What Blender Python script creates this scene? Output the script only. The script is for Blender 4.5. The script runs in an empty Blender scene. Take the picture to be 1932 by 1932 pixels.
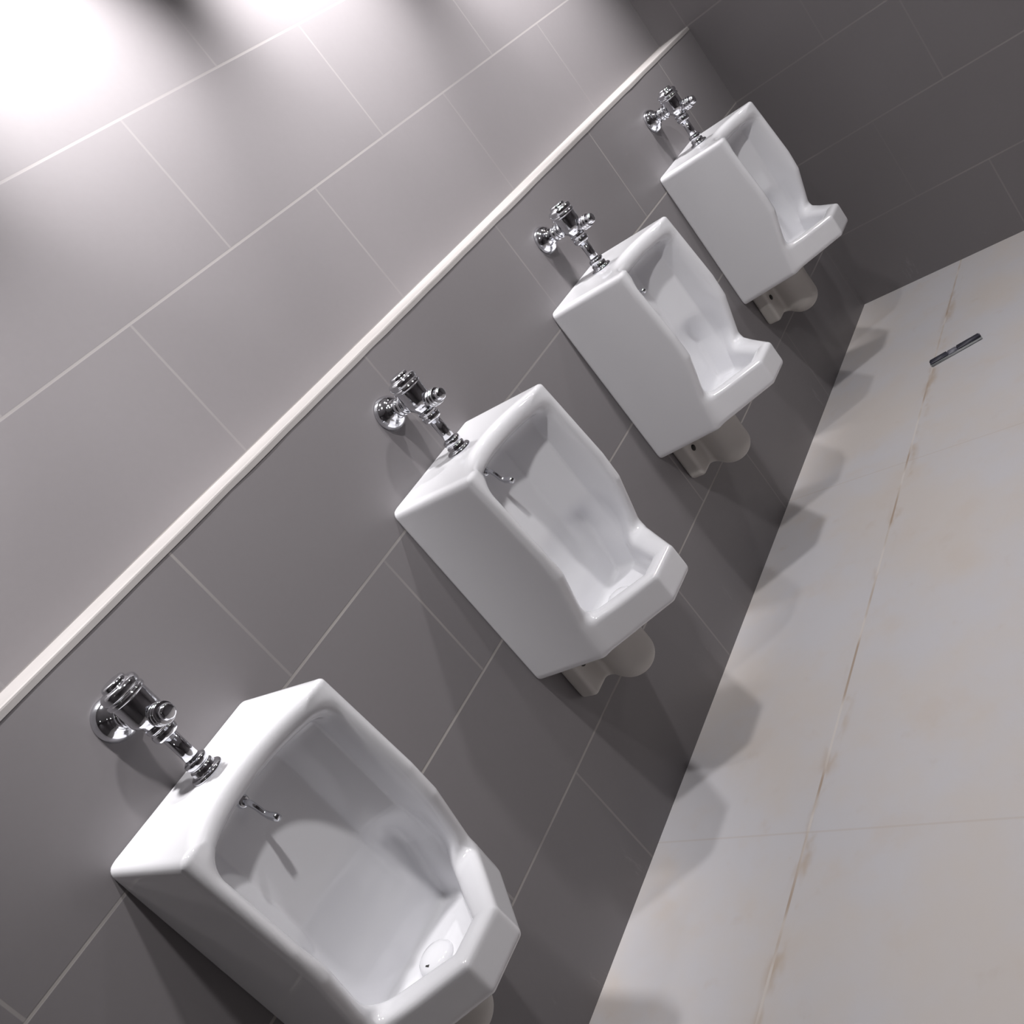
import bpy, bmesh, math, random
import numpy as np
from mathutils import Matrix, Vector

S = bpy.context.scene
C = S.collection

# ------------------------------------------------------------------ camera
R = ((0.4184371648984445, -0.6709957204406064, -0.612107083917629),
     (0.6210951373614907, -0.28033285661357363, 0.7318840890648843),
     (-0.6626848190336513, -0.6864242366283522, 0.2994504933900107))
cd = bpy.data.cameras.new('camera')
cam = bpy.data.objects.new('camera', cd)
C.objects.link(cam)
cam.matrix_world = Matrix.Translation((-0.5413, -1.4805, 1.3704)) @ Matrix(R).transposed().to_4x4()
cd.sensor_width = 36.0
cd.lens = 36.0 * 1891.8 / 1932.0
cd.clip_start = 0.02
S.camera = cam

# ------------------------------------------------------------------ world, lamps, exposure
w = bpy.data.worlds.new('world')
S.world = w
w.use_nodes = True
w.node_tree.nodes['Background'].inputs[0].default_value = (0.0, 0.0, 0.0, 1)
S.view_settings.view_transform = 'Standard'
S.view_settings.look = 'None'
S.view_settings.gamma = 1.0
S.view_settings.use_curve_mapping = False
S.view_settings.exposure = 0.0


def spot(name, loc, power, angle, blend, radius, col=(1, 0.98, 0.985)):
    l = bpy.data.lights.new(name, 'SPOT')
    l.energy = power
    l.spot_size = math.radians(angle)
    l.spot_blend = blend
    l.shadow_soft_size = radius
    l.color = col
    o = bpy.data.objects.new(name, l)
    C.objects.link(o)
    o.location = loc          # a spot points straight down by default
    return o


CEIL = 2.46
# row of downlights close to the urinal wall (they make the scallops)
for x, pw, tilt in ((0.04, 175, 28), (0.84, 190, 34), (1.58, 235, 34), (2.42, 290, 34)):
    o = spot('wall_downlight', (x, -0.31, 2.42), pw, 65, 1.0, 0.035)
    o.rotation_euler = (math.radians(tilt), 0, 0)      # tilted towards the tiles
# downlights out in the room; the dim first one is an added fill
for x, pw in ((-1.80, 14), (0.42, 68), (1.55, 68), (2.70, 34)):
    spot('room_downlight_or_fill', (x, -1.0, 2.42), pw, 125, 0.7, 0.045)


# ------------------------------------------------------------------ helpers
def obj(name, me_or_bm, mat=None, parent=None, smooth=True):
    if isinstance(me_or_bm, bmesh.types.BMesh):
        me = bpy.data.meshes.new(name)
        bmesh.ops.recalc_face_normals(me_or_bm, faces=me_or_bm.faces)
        me_or_bm.to_mesh(me)
        me_or_bm.free()
    else:
        me = me_or_bm
    if smooth:
        me.polygons.foreach_set('use_smooth', [True] * len(me.polygons))
    if mat:
        me.materials.append(mat)
    o = bpy.data.objects.new(name, me)
    C.objects.link(o)
    if parent:
        o.parent = parent
    return o


def empty(name, loc, label, cat, group=None):
    o = bpy.data.objects.new(name, None)
    o.empty_display_size = 0.05
    C.objects.link(o)
    o.location = loc
    o['label'] = label
    o['category'] = cat
    if group:
        o['group'] = group
    return o


def structure(o):
    o['kind'] = 'structure'
    return o


def box(bm, a, b):
    v = [bm.verts.new((x, y, z)) for x in (a[0], b[0]) for y in (a[1], b[1]) for z in (a[2], b[2])]
    for f in ((0, 1, 3, 2), (4, 6, 7, 5), (0, 4, 5, 1), (2, 3, 7, 6), (0, 2, 6, 4), (1, 5, 7, 3)):
        bm.faces.new([v[i] for i in f])


def lathe(bm, prof, origin=(0, 0, 0), axis='z', n=32):
    """revolve (radius, height) pairs about an axis; closed with caps where radius is 0"""
    o = Vector(origin)
    if axis == 'z':
        A, B, D = Vector((1, 0, 0)), Vector((0, 1, 0)), Vector((0, 0, 1))
    elif axis == '-y':
        A, B, D = Vector((1, 0, 0)), Vector((0, 0, 1)), Vector((0, -1, 0))
    else:
        A, B, D = Vector((0, 1, 0)), Vector((0, 0, 1)), Vector((1, 0, 0))
    rings = []
    for r, h in prof:
        if r < 1e-6:
            rings.append([bm.verts.new(o + D * h)])
        else:
            rings.append([bm.verts.new(o + D * h + (A * math.cos(t) + B * math.sin(t)) * r)
                          for t in [2 * math.pi * k / n for k in range(n)]])
    for a, b in zip(rings, rings[1:]):
        for k in range(n):
            q = [a[k % len(a)], a[(k + 1) % len(a)], b[(k + 1) % len(b)], b[k % len(b)]]
            u = []
            for v in q:
                if v not in u:
                    u.append(v)
            if len(u) > 2:
                bm.faces.new(u)
    for r in (rings[0], rings[-1]):
        if len(r) > 2:
            bm.faces.new(r)


def rounded(prof, r=0.0015):
    """chamfer the corners of a lathe profile so that edges catch light"""
    out = [prof[0]]
    for p, q, s in zip(prof, prof[1:], prof[2:]):
        P, Q, T = Vector(p), Vector(q), Vector(s)
        a, b = P - Q, T - Q
        k = min(r, a.length * 0.45, b.length * 0.45)
        if a.length < 1e-6 or b.length < 1e-6:
            out.append(q)
            continue
        a1, b1 = Q + a.normalized() * k, Q + b.normalized() * k
        mid = Q * 0.4 + (a1 + b1) * 0.3
        out += [tuple(a1), tuple(mid), tuple(b1)]
    out.append(prof[-1])
    return out


def tube(bm, pts, rad, n=16):
    pts = [Vector(p) for p in pts]
    rings = []
    up = Vector((1, 0, 0))
    for i, p in enumerate(pts):
        t = (pts[min(i + 1, len(pts) - 1)] - pts[max(i - 1, 0)]).normalized()
        a = up - t * up.dot(t)
        a.normalize()
        b = t.cross(a)
        r = rad[i] if isinstance(rad, (list, tuple)) else rad
        rings.append([bm.verts.new(p + (a * math.cos(2 * math.pi * k / n) + b * math.sin(2 * math.pi * k / n)) * r)
                      for k in range(n)])
    for a, b in zip(rings, rings[1:]):
        for k in range(n):
            bm.faces.new((a[k], a[(k + 1) % n], b[(k + 1) % n], b[k]))
    bm.faces.new(rings[0])
    bm.faces.new(rings[-1])


# ------------------------------------------------------------------ materials
class NT:
    def __init__(self, name):
        self.m = bpy.data.materials.new(name)
        self.m.use_nodes = True
        self.t = self.m.node_tree
        self.b = self.t.nodes['Principled BSDF']

    def n(self, kind, **kw):
        nd = self.t.nodes.new(kind)
        for k, v in kw.items():
            setattr(nd, k, v)
        return nd

    def link(self, a, b):
        self.t.links.new(a, b)

    def val(self, sock, v):
        if hasattr(v, 'is_linked') or isinstance(v, bpy.types.NodeSocket):
            self.link(v, sock)
        else:
            sock.default_value = v

    def math(self, op, a, b=0.0, c=0.0, clamp=False):
        nd = self.n('ShaderNodeMath', operation=op)
        nd.use_clamp = clamp
        for s, v in zip(nd.inputs, (a, b, c)):
            self.val(s, v)
        return nd.outputs[0]

    def mix(self, fac, a, b):
        nd = self.n('ShaderNodeMix', data_type='RGBA')
        self.val(nd.inputs[0], fac)
        for s, v in ((nd.inputs[6], a), (nd.inputs[7], b)):
            if isinstance(v, tuple):
                s.default_value = (*v, 1) if len(v) == 3 else v
            else:
                self.link(v, s)
        return nd.outputs[2]

    def noise(self, vec, scale, detail=3, rough=0.55):
        nd = self.n('ShaderNodeTexNoise')
        self.link(vec, nd.inputs['Vector'])
        nd.inputs['Scale'].default_value = scale
        nd.inputs['Detail'].default_value = detail
        nd.inputs['Roughness'].default_value = rough
        return nd.outputs[0]

    def ramp(self, v, a, b):
        nd = self.n('ShaderNodeMapRange', interpolation_type='SMOOTHSTEP')
        self.val(nd.inputs[0], v)
        nd.inputs[1].default_value = a
        nd.inputs[2].default_value = b
        return nd.outputs[0]

    def pos(self):
        tc = self.n('ShaderNodeTexCoord')
        sp = self.n('ShaderNodeSeparateXYZ')
        self.link(tc.outputs['Object'], sp.inputs[0])
        return tc.outputs['Object'], sp.outputs


def line_mask(T, u, pitch, off, width):
    """1 on lines u = off + k*pitch"""
    f = T.math('FRACT', T.math('DIVIDE', T.math('SUBTRACT', u, off), pitch))
    d = T.math('MULTIPLY', T.math('ABSOLUTE', T.math('SUBTRACT', f, 0.5)), pitch)
    e = T.math('SUBTRACT', pitch / 2, d)       # distance to nearest line
    return T.math('SUBTRACT', 1.0, T.ramp(e, width * 0.35, width * 0.75))


ROW, ROW0 = 0.3046, -0.0247


def wall_tile(name, axis, odd, even, lift, gs=1.0):
    T = NT(name)
    vec, (x, y, z) = T.pos()
    u = x if axis == 'x' else y
    row = T.math('FLOOR', T.math('DIVIDE', T.math('SUBTRACT', z, ROW0), ROW))
    par = T.math('MODULO', T.math('ADD', row, 10.0), 2.0)
    off = T.math('ADD', T.math('MULTIPLY', par, odd - even), even)
    if lift:
        off = T.math('ADD', off, T.math('MULTIPLY', T.math('GREATER_THAN', z, 1.19), lift))
    uu = T.math('SUBTRACT', u, off)
    vert = line_mask(T, uu, 0.604, 0.0, 0.0045)
    hor = line_mask(T, z, ROW, ROW0, 0.0045)
    big = T.noise(vec, 3.0, 3)
    patch = T.ramp(T.noise(vec, 1.7, 2), 0.35, 0.6)
    vert = T.math('MULTIPLY', vert, T.math('MULTIPLY_ADD', patch, 0.35 * gs, 0.12 * gs))
    hor = T.math('MULTIPLY', hor, T.math('MULTIPLY_ADD', patch, 0.5 * gs, 0.35 * gs))
    if lift:
        upf = T.math('MULTIPLY_ADD', T.math('GREATER_THAN', z, 1.195), -0.6, 1.0)
        vert = T.math('MULTIPLY', vert, upf)
        hor = T.math('MULTIPLY', hor, upf)
    g = T.math('MAXIMUM', vert, hor)
    fine = T.noise(vec, 90.0, 2)
    base = T.mix(big, (0.162, 0.151, 0.156), (0.182, 0.171, 0.176))
    base = T.mix(T.math('MULTIPLY', fine, 0.2), base, (0.21, 0.20, 0.208))
    # splashes of dried grout just above the floor
    low = T.math('SUBTRACT', 1.0, T.ramp(z, 0.03, 0.17))
    st = T.n('ShaderNodeMapping')
    T.link(vec, st.inputs[0])
    st.inputs['Rotation'].default_value = (0.3, 0.7, 0.2)
    st.inputs['Scale'].default_value = (9, 9, 2.2)
    spl = T.ramp(T.noise(st.outputs[0], 2.4, 5, 0.7), 0.62, 0.74)
    base = T.mix(T.math('MULTIPLY', T.math('MULTIPLY', low, spl), 0.35), base, (0.32, 0.31, 0.31))
    col = T.mix(g, base, (0.36, 0.34, 0.32))
    T.link(col, T.b.inputs['Base Color'])
    T.val(T.b.inputs['Roughness'], T.math('MULTIPLY_ADD', g, 0.35, 0.42))
    bp = T.n('ShaderNodeBump')
    bp.inputs['Strength'].default_value = 0.25
    bp.inputs['Distance'].default_value = 0.0015
    T.link(T.math('SUBTRACT', 1.0, T.math('MAXIMUM', hor, vert)), bp.inputs['Height'])
    T.link(bp.outputs[0], T.b.inputs['Normal'])
    return T.m


def floor_mat():
    T = NT('floor_stone_tile')
    vec, (x, y, z) = T.pos()
    jl = line_mask(T, y, 0.604, -0.371, 0.005)
    jc = line_mask(T, x, 1.208, 0.587, 0.004)
    n1 = T.noise(vec, 2.3, 5, 0.6)
    n2 = T.noise(vec, 6.5, 4, 0.6)
    base = T.mix(T.ramp(n1, 0.36, 0.66), (0.560, 0.520, 0.495), (0.545, 0.535, 0.555))
    base = T.mix(T.math('MULTIPLY', T.ramp(n2, 0.52, 0.72), 0.38), base, (0.545, 0.480, 0.430))
    base = T.mix(T.math('MULTIPLY', T.ramp(T.noise(vec, 14, 4), 0.62, 0.75), 0.22), base, (0.47, 0.40, 0.35))
    # brown stain bleeding out of the joint on the room side
    dj = T.math('ABSOLUTE', T.math('ADD', y, 0.378))
    near = T.math('SUBTRACT', 1.0, T.ramp(dj, 0.0, 0.028))
    sp = T.n('ShaderNodeMapping')
    T.link(vec, sp.inputs[0])
    sp.inputs['Scale'].default_value = (4.5, 9, 1)
    st = T.ramp(T.noise(sp.outputs[0], 1.6, 3, 0.6), 0.47, 0.66)
    base = T.mix(T.math('MULTIPLY', T.math('MULTIPLY', near, st), 0.6), base, (0.40, 0.29, 0.19))
    jv = T.ramp(T.noise(sp.outputs[0], 1.2, 2), 0.40, 0.62)
    jcol = T.mix(jv, (0.62, 0.58, 0.55), (0.36, 0.27, 0.20))
    base = T.mix(T.math('MULTIPLY', jl, 0.85), base, jcol)
    base = T.mix(T.math('MULTIPLY', jc, 0.28), base, (0.44, 0.36, 0.30))
    T.link(base, T.b.inputs['Base Color'])
    T.b.inputs['Roughness'].default_value = 0.5
    return T.m


def simple(name, col, rough, metal=0.0, coat=0.0, noise=0.0):
    T = NT(name)
    vec, _ = T.pos()
    nz = T.noise(vec, 25.0, 3)
    dark = tuple(c * (1 - noise) for c in col)
    T.link(T.mix(nz, dark, col), T.b.inputs['Base Color'])
    T.b.inputs['Metallic'].default_value = metal
    T.b.inputs['Roughness'].default_value = rough
    T.b.inputs['Coat Weight'].default_value = coat
    T.b.inputs['Coat Roughness'].default_value = 0.05
    return T.m


M_WALL = wall_tile('grey_wall_tile', 'x', 0.248, 0.550, 0.022)
M_FAR = wall_tile('grey_far_wall_tile', 'y', -0.352, -0.600, 0.0, 0.5)
M_FLOOR = floor_mat()
M_CEIL = simple('white_ceiling_paint', (0.5, 0.49, 0.5), 0.8, noise=0.03)
M_TRIM = simple('white_ledge_trim', (0.33, 0.312, 0.305), 0.55, noise=0.15)
M_CER = simple('white_glazed_ceramic', (0.80, 0.80, 0.825), 0.10, coat=0.4, noise=0.015)
M_RAW = simple('dull_cream_ceramic', (0.52, 0.495, 0.465), 0.45, noise=0.06)
M_CHROME = simple('chrome', (0.72, 0.73, 0.76), 0.07, metal=1.0, noise=0.02)
M_DCHROME = simple('dark_rubber', (0.05, 0.048, 0.052), 0.4, noise=0.2)
M_HOLE = simple('dark_hole', (0.03, 0.028, 0.026), 0.8, noise=0.2)
M_DARK = simple('dark_blue_grey_plastic', (0.055, 0.055, 0.075), 0.5, noise=0.25)
M_MID = simple('grey_band', (0.23, 0.23, 0.27), 0.5, noise=0.15)
M_PALE = simple('pale_grey_plastic', (0.33, 0.34, 0.35), 0.5, noise=0.1)

# ------------------------------------------------------------------ the room
X0, X1, YR, LEDGE, REC = -2.3, 3.0, -3.1, 1.1825, 0.119
bm = bmesh.new()
prof = [(0.0, 0.0), (0.0, LEDGE), (REC, LEDGE), (REC, CEIL), (0.27, CEIL), (0.27, 0.0)]
ra = [bm.verts.new((X0, y, z)) for y, z in prof]
rb = [bm.verts.new((X1, y, z)) for y, z in prof]
for i in range(6):
    bm.faces.new((ra[i], ra[(i + 1) % 6], rb[(i + 1) % 6], rb[i]))
bm.faces.new(ra)
bm.faces.new(rb)
structure(obj('wall_left', bm, M_WALL, smooth=False))

bm = bmesh.new(); box(bm, (X1, YR - 0.1, 0), (X1 + 0.1, 0.27, CEIL))
structure(obj('wall_far', bm, M_FAR, smooth=False))
bm = bmesh.new(); box(bm, (X0 - 0.1, YR - 0.1, 0), (X0, 0.27, CEIL))
structure(obj('wall_back', bm, M_FAR, smooth=False))
bm = bmesh.new(); box(bm, (X0, YR - 0.1, 0), (X1, YR, CEIL))
structure(obj('wall_right', bm, M_WALL, smooth=False))
bm = bmesh.new(); box(bm, (X0 - 0.1, YR - 0.1, -0.1), (X1 + 0.1, 0.27, 0))
structure(obj('floor', bm, M_FLOOR, smooth=False))
bm = bmesh.new(); box(bm, (X0 - 0.1, YR - 0.1, CEIL), (X1 + 0.1, 0.27, CEIL + 0.1))
structure(obj('ceiling', bm, M_CEIL, smooth=False))

# white cap on the ledge: slab with a rounded, slightly uneven nose
random.seed(4)
bm = bmesh.new()
rings = []
N = 90
for i in range(N + 1):
    x = X0 + (X1 - X0) * i / N
    e = random.uniform(-0.0005, 0.0005)
    pr = [(REC, LEDGE), (REC, 1.1935 + e * 0.3), (0.004, 1.1935), (-0.0005, 1.1920), (-0.0012 + e * 0.5, 1.1895), (-0.0012 + e * 0.5, 1.1800 + e), (0.0, 1.1800 + e), (0.0, LEDGE)]
    rings.append([bm.verts.new((x, y, z)) for y, z in pr])
for a, b in zip(rings, rings[1:]):
    for k in range(len(a)):
        bm.faces.new((a[k], a[(k + 1) % len(a)], b[(k + 1) % len(a)], b[k]))
bm.faces.new(rings[0]); bm.faces.new(rings[-1])
structure(obj('trim_1', bm, M_TRIM, smooth=False))


# ------------------------------------------------------------------ urinal body as an implicit ceramic surface
def poly_sdf(px, py, poly):
    d = np.full(px.shape, 1e9)
    s = np.ones(px.shape)
    n = len(poly)
    for i in range(n):
        ax, ay = poly[i]
        bx, by = poly[i - 1]
        ex, ey = bx - ax, by - ay
        wx, wy = px - ax, py - ay
        t = np.clip((wx * ex + wy * ey) / (ex * ex + ey * ey), 0, 1)
        d = np.minimum(d, (wx - ex * t) ** 2 + (wy - ey * t) ** 2)
        c1, c2, c3 = py >= ay, py < by, ex * wy > ey * wx
        flip = (c1 & c2 & c3) | (~c1 & ~c2 & ~c3)
        s = np.where(flip, -s, s)
    return s * np.sqrt(d)


def smin(a, b, k):
    h = np.maximum(k - np.abs(a - b), 0) / k
    return np.minimum(a, b) - h * h * k * 0.25


def smax(a, b, k):
    return -smin(-a, -b, k)


def sd_box2(px, py, hx, hy, r):
    qx, qy = np.abs(px) - hx + r, np.abs(py) - hy + r
    return np.hypot(np.maximum(qx, 0), np.maximum(qy, 0)) + np.minimum(np.maximum(qx, qy), 0) - r


def inset(poly, r):
    """move every edge of a polygon inwards by r"""
    n = len(poly)
    area = sum(poly[i - 1][0] * poly[i][1] - poly[i][0] * poly[i - 1][1] for i in range(n))
    sg = 1 if area > 0 else -1
    ln = []
    for i in range(n):
        (x0, y0), (x1, y1) = poly[i], poly[(i + 1) % n]
        dx, dy = x1 - x0, y1 - y0
        L = math.hypot(dx, dy)
        nx, ny = -dy / L * sg, dx / L * sg
        ln.append((nx, ny, nx * x0 + ny * y0 + r))
    out = []
    for i in range(n):
        a1, b1, c1 = ln[i - 1]
        a2, b2, c2 = ln[i]
        D = a1 * b2 - a2 * b1
        out.append(((c1 * b2 - c2 * b1) / D, (a1 * c2 - a2 * c1) / D))
    return out


RS, RP = 0.010, 0.012
SIDE = inset([(-0.06, 0.4595), (-0.06, 0.9325), (0.229, 0.9305), (0.2445, 0.735), (0.2425, 0.675), (0.2090, 0.556), (0.194, 0.4767)], RS)
PLAN = inset([(-0.23, -0.08), (-0.23, 0.1325), (-0.046, 0.3285), (0.046, 0.3285), (0.23, 0.1325), (0.23, -0.08)], RP)
INN = [(-0.130, 0.09), (-0.130, 0.176), (-0.032, 0.296), (0.032, 0.296), (0.130, 0.176), (0.130, 0.09)]
CAV = inset([(-0.140, 0.6), (-0.135, 0.165), (-0.080, 0.107), (0.080, 0.107), (0.135, 0.165), (0.140, 0.6)], 0.010)


def body_f(x, d, z):
    # upper shell with the side profile
    up = poly_sdf(d, z, SIDE) - RS
    # lower bowl with the pointed lip
    rim = 0.559 - np.clip(d - 0.20, -0.05, 0.2) * 0.04
    bot = np.where(d < 0.2, 0.461 + d * 0.085, 0.478)
    lo = smax(poly_sdf(x, d, PLAN) - RP, z - rim, 0.016)
    lo = smax(lo, bot - z, 0.016)
    f = smin(up, lo, 0.018)
    f = smax(f, np.abs(x) - 0.1645, 0.018)
    f = smax(f, -d, 0.004)
    # concave arc cut into the front of the top
    arc = 0.153 - np.hypot(x, d - 0.316)            # >0 inside
    arc = smin(arc, z - 0.70, 0.05)
    f = smax(f, arc, 0.022)
    # recess
    cav = poly_sdf(x, d, CAV) - 0.010
    cav = smax(cav, z - (0.889 - 0.06 * np.clip(0.165 - d, 0, 0.1)), 0.03)
    cav = smax(cav, 0.562 - z, 0.05)
    # bowl inside the lip, walls drafting inwards towards the floor
    draft = np.clip(0.60 - z, 0, 0.12) * 0.20
    inn = smax(poly_sdf(x, d, INN) + draft, 0.110 - d, 0.014)
    flo = 0.489 + np.clip(d - 0.12, 0, 0.2) * 0.05 + np.abs(x) * 0.03
    inn = smax(inn, flo - z, 0.014)
    inn = smax(inn, z - 0.66, 0.05)
    cut = smin(cav, inn, 0.03)
    return smax(f, -cut, 0.020)


def trap_f(x, d, z):
    # wall plate
    pl = sd_box2(x, z - 0.405, 0.108, 0.062, 0.012)
    pl = smax(pl, np.abs(d - 0.022) - 0.0235, 0.012)
    # trap bulb: capsule standing under the bowl
    zz = np.clip(z, 0.352, 0.50)
    bulb = np.sqrt((x * 0.95) ** 2 + ((d - 0.092) * 0.92) ** 2 + (z - zz) ** 2) - 0.050
    bulb = smin(bulb, smax(smax(np.abs(x) - 0.036, np.abs(d - 0.05) - 0.04, 0.01), np.abs(z - 0.40) - 0.06, 0.02), 0.02)
    f = smin(pl, bulb, 0.018)
    return smax(smax(f, z - (0.463 + d * 0.085), 0.004), -d, 0.004)


def surface(name, fn, lo, hi, h):
    """surface nets on a regular grid, then Newton steps onto the exact surface"""
    ax = [np.arange(a, b + h, h) for a, b in zip(lo, hi)]
    X, D, Z = np.meshgrid(*ax, indexing='ij')
    F = fn(X, D, Z)
    nx, ny, nz = F.shape
    ins = F < 0
    cnt = np.zeros((nx - 1, ny - 1, nz - 1), int)
    for i in (0, 1):
        for j in (0, 1):
            for k in (0, 1):
                cnt += ins[i:nx - 1 + i, j:ny - 1 + j, k:nz - 1 + k]
    act = (cnt > 0) & (cnt < 8)
    idx = -np.ones(act.shape, int)
    cells = np.argwhere(act)
    idx[act] = np.arange(len(cells))
    acc = np.zeros((len(cells), 3))
    num = np.zeros(len(cells))
    corners = [(i, j, k) for i in (0, 1) for j in (0, 1) for k in (0, 1)]
    for a in range(8):
        for b in range(a + 1, 8):
            ca, cb = np.array(corners[a]), np.array(corners[b])
            if np.abs(ca - cb).sum() != 1:
                continue
            fa = F[tuple((cells + ca).T)]
            fb = F[tuple((cells + cb).T)]
            m = (fa < 0) != (fb < 0)
            t = np.where(m, fa / np.where(m, fa - fb, 1), 0)
            p = ca + (cb - ca) * t[:, None]
            acc[m] += p[m]
            num[m] += 1
    P = np.array(lo) + (cells + acc / num[:, None]) * h
    e = 1e-4
    for _ in range(3):
        x, d, z = P.T
        f = fn(x, d, z)
        g = np.stack([(fn(x + e, d, z) - fn(x - e, d, z)), (fn(x, d + e, z) - fn(x, d - e, z)),
                      (fn(x, d, z + e) - fn(x, d, z - e))], 1) / (2 * e)
        gl = (g * g).sum(1) + 1e-6
        step = -(f / gl)[:, None] * g
        ln = np.linalg.norm(step, axis=1, keepdims=True)
        P = P + step * np.minimum(1, 0.4 * h / (ln + 1e-9)) * 0.8
    quads = []
    for a in range(3):
        b, c = [q for q in range(3) if q != a]
        sl0 = [slice(None)] * 3; sl1 = [slice(None)] * 3
        sl0[a] = slice(0, -1); sl1[a] = slice(1, None)
        s0, s1 = ins[tuple(sl0)], ins[tuple(sl1)]
        E = np.argwhere(s0 != s1)
        ok = (E[:, b] > 0) & (E[:, c] > 0) & (E[:, b] < F.shape[b] - 1) & (E[:, c] < F.shape[c] - 1)
        E = E[ok]
        fl = s0[tuple(E.T)]
        if a == 1:
            fl = ~fl
        vs = []
        for db, dc in ((0, 0), (1, 0), (1, 1), (0, 1)):
            Q = E.copy(); Q[:, b] -= db; Q[:, c] -= dc
            vs.append(idx[tuple(Q.T)])
        q = np.stack(vs, 1)
        q[~fl] = q[~fl][:, ::-1]
        quads.append(q)
    q = np.concatenate(quads)
    V = np.stack([P[:, 0], -P[:, 1], P[:, 2]], 1)          # depth d runs into the room, -y
    q = q[:, ::-1]
    me = bpy.data.meshes.new(name)
    me.from_pydata(V.tolist(), [], q.tolist())
    me.update()
    return me


U_X = (0.0, 0.80, 1.5794, 2.40)
U_LAB = ('white ceramic urinal largest and nearest, at the bottom left, drain cover visible in its bowl',
         'white ceramic urinal second from the front, between the nearest one and the third',
         'white ceramic urinal third from the front, next to the one beside the far wall',
         'white ceramic urinal smallest and farthest, in the corner beside the far dark wall')
V_LAB = ('chrome flush valve above the nearest urinal at the lower left',
         'chrome flush valve above the second urinal from the front',
         'chrome flush valve above the third urinal from the front',
         'chrome flush valve above the farthest urinal, closest to the far wall')

u0 = empty('urinal', (0, 0, 0), U_LAB[0], 'urinal', 'urinals in a row along the tiled wall')
obj('bowl', surface('bowl', body_f, (-0.18, -0.012, 0.44), (0.18, 0.345, 0.95), 0.003), M_CER, u0)
trap = obj('trap', surface('trap', trap_f, (-0.125, -0.012, 0.285), (0.125, 0.16, 0.50), 0.003), M_RAW, u0)
trap['label'] = 'dull cream ceramic trap below the bowl'
for s in (-1, 1):
    bm = bmesh.new()
    lathe(bm, [(0.0, 0.0), (0.0085, 0.0), (0.0085, 0.003), (0.0, 0.003)], (s * 0.080, -0.0445, 0.418), '-y', 16)
    h_ = obj('screw_hole', bm, M_HOLE, trap)
    h_['label'] = 'dark fixing hole'
# domed drain cover with a small slot
bm = bmesh.new()
lathe(bm, [(0.031, -0.004), (0.031, 0.004), (0.0285, 0.009), (0.024, 0.0125), (0.015, 0.0155), (0.006, 0.017), (0.0, 0.0172)], (-0.006, -0.180, 0.4935), 'z', 40)
st = obj('drain_cover', bm, M_CER, u0)
bm = bmesh.new()
box(bm, (-0.027, -0.1875, 0.500), (-0.0225, -0.1805, 0.5078))
obj('slot', bm, M_HOLE, st, smooth=False)
# chrome wash-down spreader hooked under the top of the recess
bm = bmesh.new()
lathe(bm, rounded([(0.0, 0.0), (0.0105, 0.0), (0.0105, 0.006), (0.008, 0.009), (0.0, 0.009)]), (-0.005, -0.107, 0.870), '-y', 24)
tube(bm, [(-0.005, -0.110, 0.869), (-0.005, -0.124, 0.864), (-0.005, -0.129, 0.854), (-0.005, -0.132, 0.843), (-0.005, -0.139, 0.835), (-0.005, -0.150, 0.831), (-0.005, -0.157, 0.827)],
     [0.0055, 0.005, 0.0045, 0.0045, 0.0055, 0.0065, 0.005])
sp_ = obj('spreader', bm, M_CHROME, u0)
sp_['label'] = 'chrome water spreader'

# ------------------------------------------------------------------ flush valve
v0 = empty('flush_valve', (0, 0, 1.066), V_LAB[0], 'flush valve', 'chrome flush valves above the urinals')
VZ = 1.066      # the parts below are written in room heights, the Empty sits at the wall flange


def vobj(name, bm, mat=M_CHROME, parent=None):
    if parent is None:
        bmesh.ops.translate(bm, verts=bm.verts, vec=(0, 0, -VZ))
        return obj(name, bm, mat, v0)
    bmesh.ops.translate(bm, verts=bm.verts, vec=(0, 0, -VZ))
    return obj(name, bm, mat, parent)


DV = 0.090
bm = bmesh.new()
lathe(bm, [(0.0365, 0.0), (0.0365, 0.004), (0.0345, 0.011), (0.030, 0.0175), (0.024, 0.022), (0.0185, 0.0245), (0.0185, 0.028), (0.0, 0.028)], (0, 0, VZ), '-y', 48)
vobj('wall_flange', bm)
bm = bmesh.new()
lathe(bm, rounded([(0.0, 0.020), (0.0135, 0.020), (0.0135, 0.038), (0.0195, 0.038), (0.0195, 0.046), (0.017, 0.047), (0.017, 0.050), (0.0195, 0.051), (0.0195, 0.058), (0.015, 0.059), (0.015, 0.075), (0.0, 0.075)]), (0, 0, VZ), '-y', 32)
vobj('supply_stub', bm)
bm = bmesh.new()
lathe(bm, rounded([(0.0, 1.036), (0.0165, 1.036), (0.0185, 1.043), (0.0255, 1.050), (0.0275, 1.057), (0.0275, 1.092), (0.0, 1.092)], 0.003), (0, -DV, 0), 'z', 40)
vobj('valve_body', bm)
bm = bmesh.new()
lathe(bm, rounded([(0.0, 1.091), (0.0305, 1.091), (0.0305, 1.097), (0.0285, 1.0985), (0.0285, 1.1005), (0.0305, 1.102), (0.0305, 1.110), (0.027, 1.114), (0.020, 1.1155), (0.0195, 1.121), (0.016, 1.1235), (0.0, 1.1235)]), (0, -DV, 0), 'z', 40)
vobj('cap', bm)
bm = bmesh.new()
lathe(bm, rounded([(0.0, DV), (0.0135, DV), (0.0135, 0.119), (0.0175, 0.120), (0.0175, 0.1245), (0.015, 0.1255), (0.015, 0.1275), (0.0175, 0.1285), (0.0175, 0.133), (0.015, 0.134), (0.015, 0.1355), (0.0165, 0.1365), (0.0165, 0.140), (0.0, 0.140)], 0.001), (0, 0, 1.049), '-y', 32)
col = vobj('button_collar', bm)
bm = bmesh.new()
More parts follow.
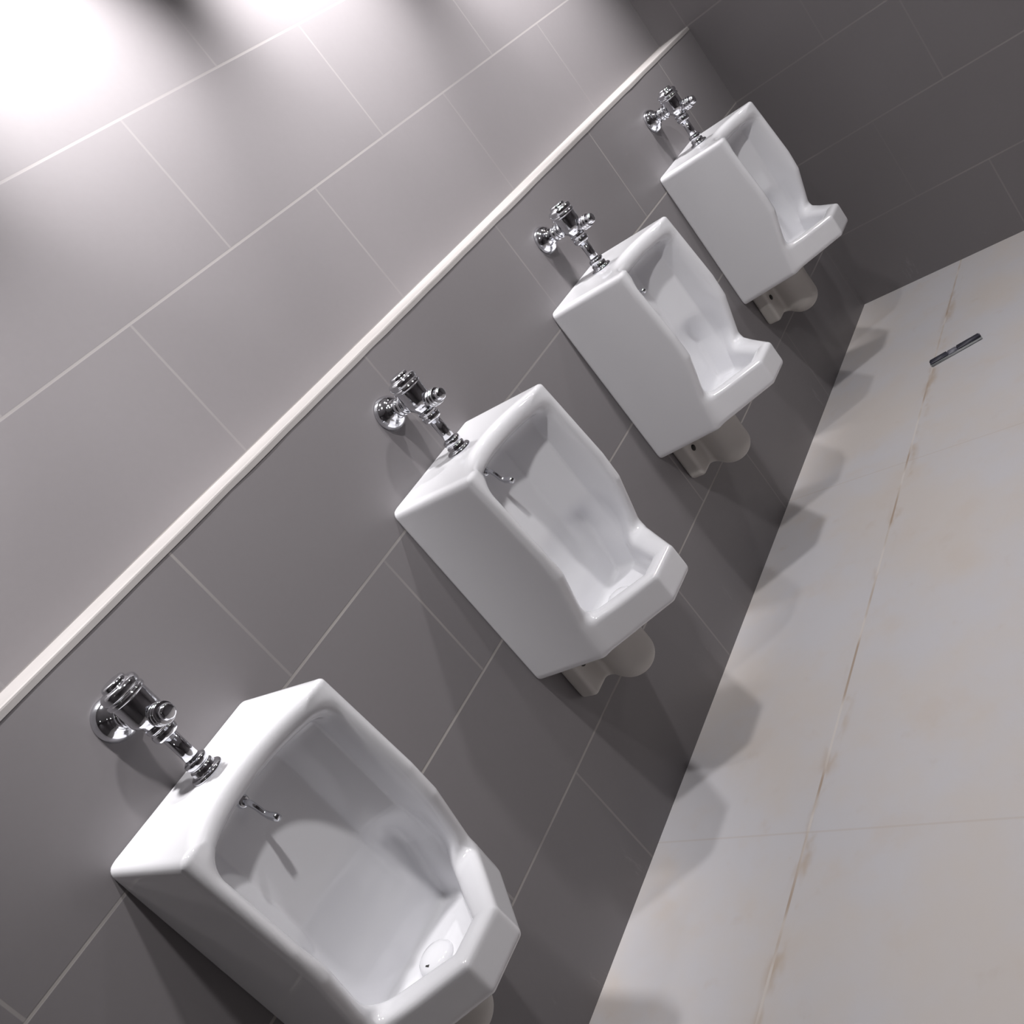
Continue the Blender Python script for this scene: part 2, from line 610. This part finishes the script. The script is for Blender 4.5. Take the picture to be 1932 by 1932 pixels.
lathe(bm, rounded([(0.0, 0.138), (0.0125, 0.138), (0.0125, 0.150), (0.010, 0.154), (0.0, 0.155)], 0.002), (0, 0, 1.049), '-y', 32)
b_ = vobj('push_button', bm)
bm = bmesh.new()
lathe(bm, rounded([(0.0, 1.012), (0.0175, 1.012), (0.0195, 1.0155), (0.0195, 1.024), (0.017, 1.0255), (0.017, 1.028), (0.0190, 1.0295), (0.0190, 1.037), (0.0, 1.037)]), (0, -DV, 0), 'z', 32)
vobj('outlet_nut', bm)
bm = bmesh.new()
lathe(bm, [(0.0, 0.938), (0.0115, 0.938), (0.0115, 1.018), (0.0, 1.018)], (0, -DV, 0), 'z', 28)
vobj('downpipe', bm)
bm = bmesh.new()
lathe(bm, rounded([(0.0, 0.931), (0.0265, 0.931), (0.0265, 0.935), (0.024, 0.9375), (0.019, 0.939), (0.019, 0.9465), (0.0165, 0.948), (0.0165, 0.9505), (0.0185, 0.952), (0.0185, 0.960), (0.014, 0.963), (0.0, 0.963)]), (0, -DV, 0), 'z', 32)
vobj('spud_collar', bm)


def copy_tree(o, parent=None):
    c = o.copy()
    C.objects.link(c)
    if parent:
        c.parent = parent
    for ch in list(o.children):
        copy_tree(ch, c)
    return c


for i in range(1, 4):
    u = copy_tree(u0)
    u.location = (U_X[i], 0, 0)
    u['label'] = U_LAB[i]
    v = copy_tree(v0)
    v.location = (U_X[i], 0, VZ)
    v['label'] = V_LAB[i]

# ------------------------------------------------------------------ dark strip lying across the floor joint
s0 = empty('plastic_strip', (2.3225, -0.441, 0.0), 'short dark blue-grey strip with a paler middle lying on the floor tiles', 'strip')
s0.rotation_euler = (0, 0, math.atan2(-0.150, 0.055))


def bar(a, b, y0, y1, z0, z1, r):
    bm = bmesh.new()
    box(bm, (a, y0, z0), (b, y1, z1))
    bmesh.ops.bevel(bm, geom=bm.edges[:], offset=r, segments=2, affect='EDGES')
    return bm


b0 = obj('base', bar(-0.080, 0.078, -0.016, 0.016, 0.0, 0.006, 0.0015), M_PALE, s0)
b0['label'] = 'pale grey backing'
for a, b in ((-0.080, -0.022), (0.004, 0.078)):
    o = obj('dark_pad', bar(a, b, -0.011, 0.015, 0.005, 0.0125, 0.003), M_DARK, s0)
    o['label'] = 'dark blue-grey half'
o = obj('middle_band', bar(-0.023, 0.005, -0.012, 0.014, 0.005, 0.0115, 0.002), M_MID, s0)
o['label'] = 'paler grey middle'
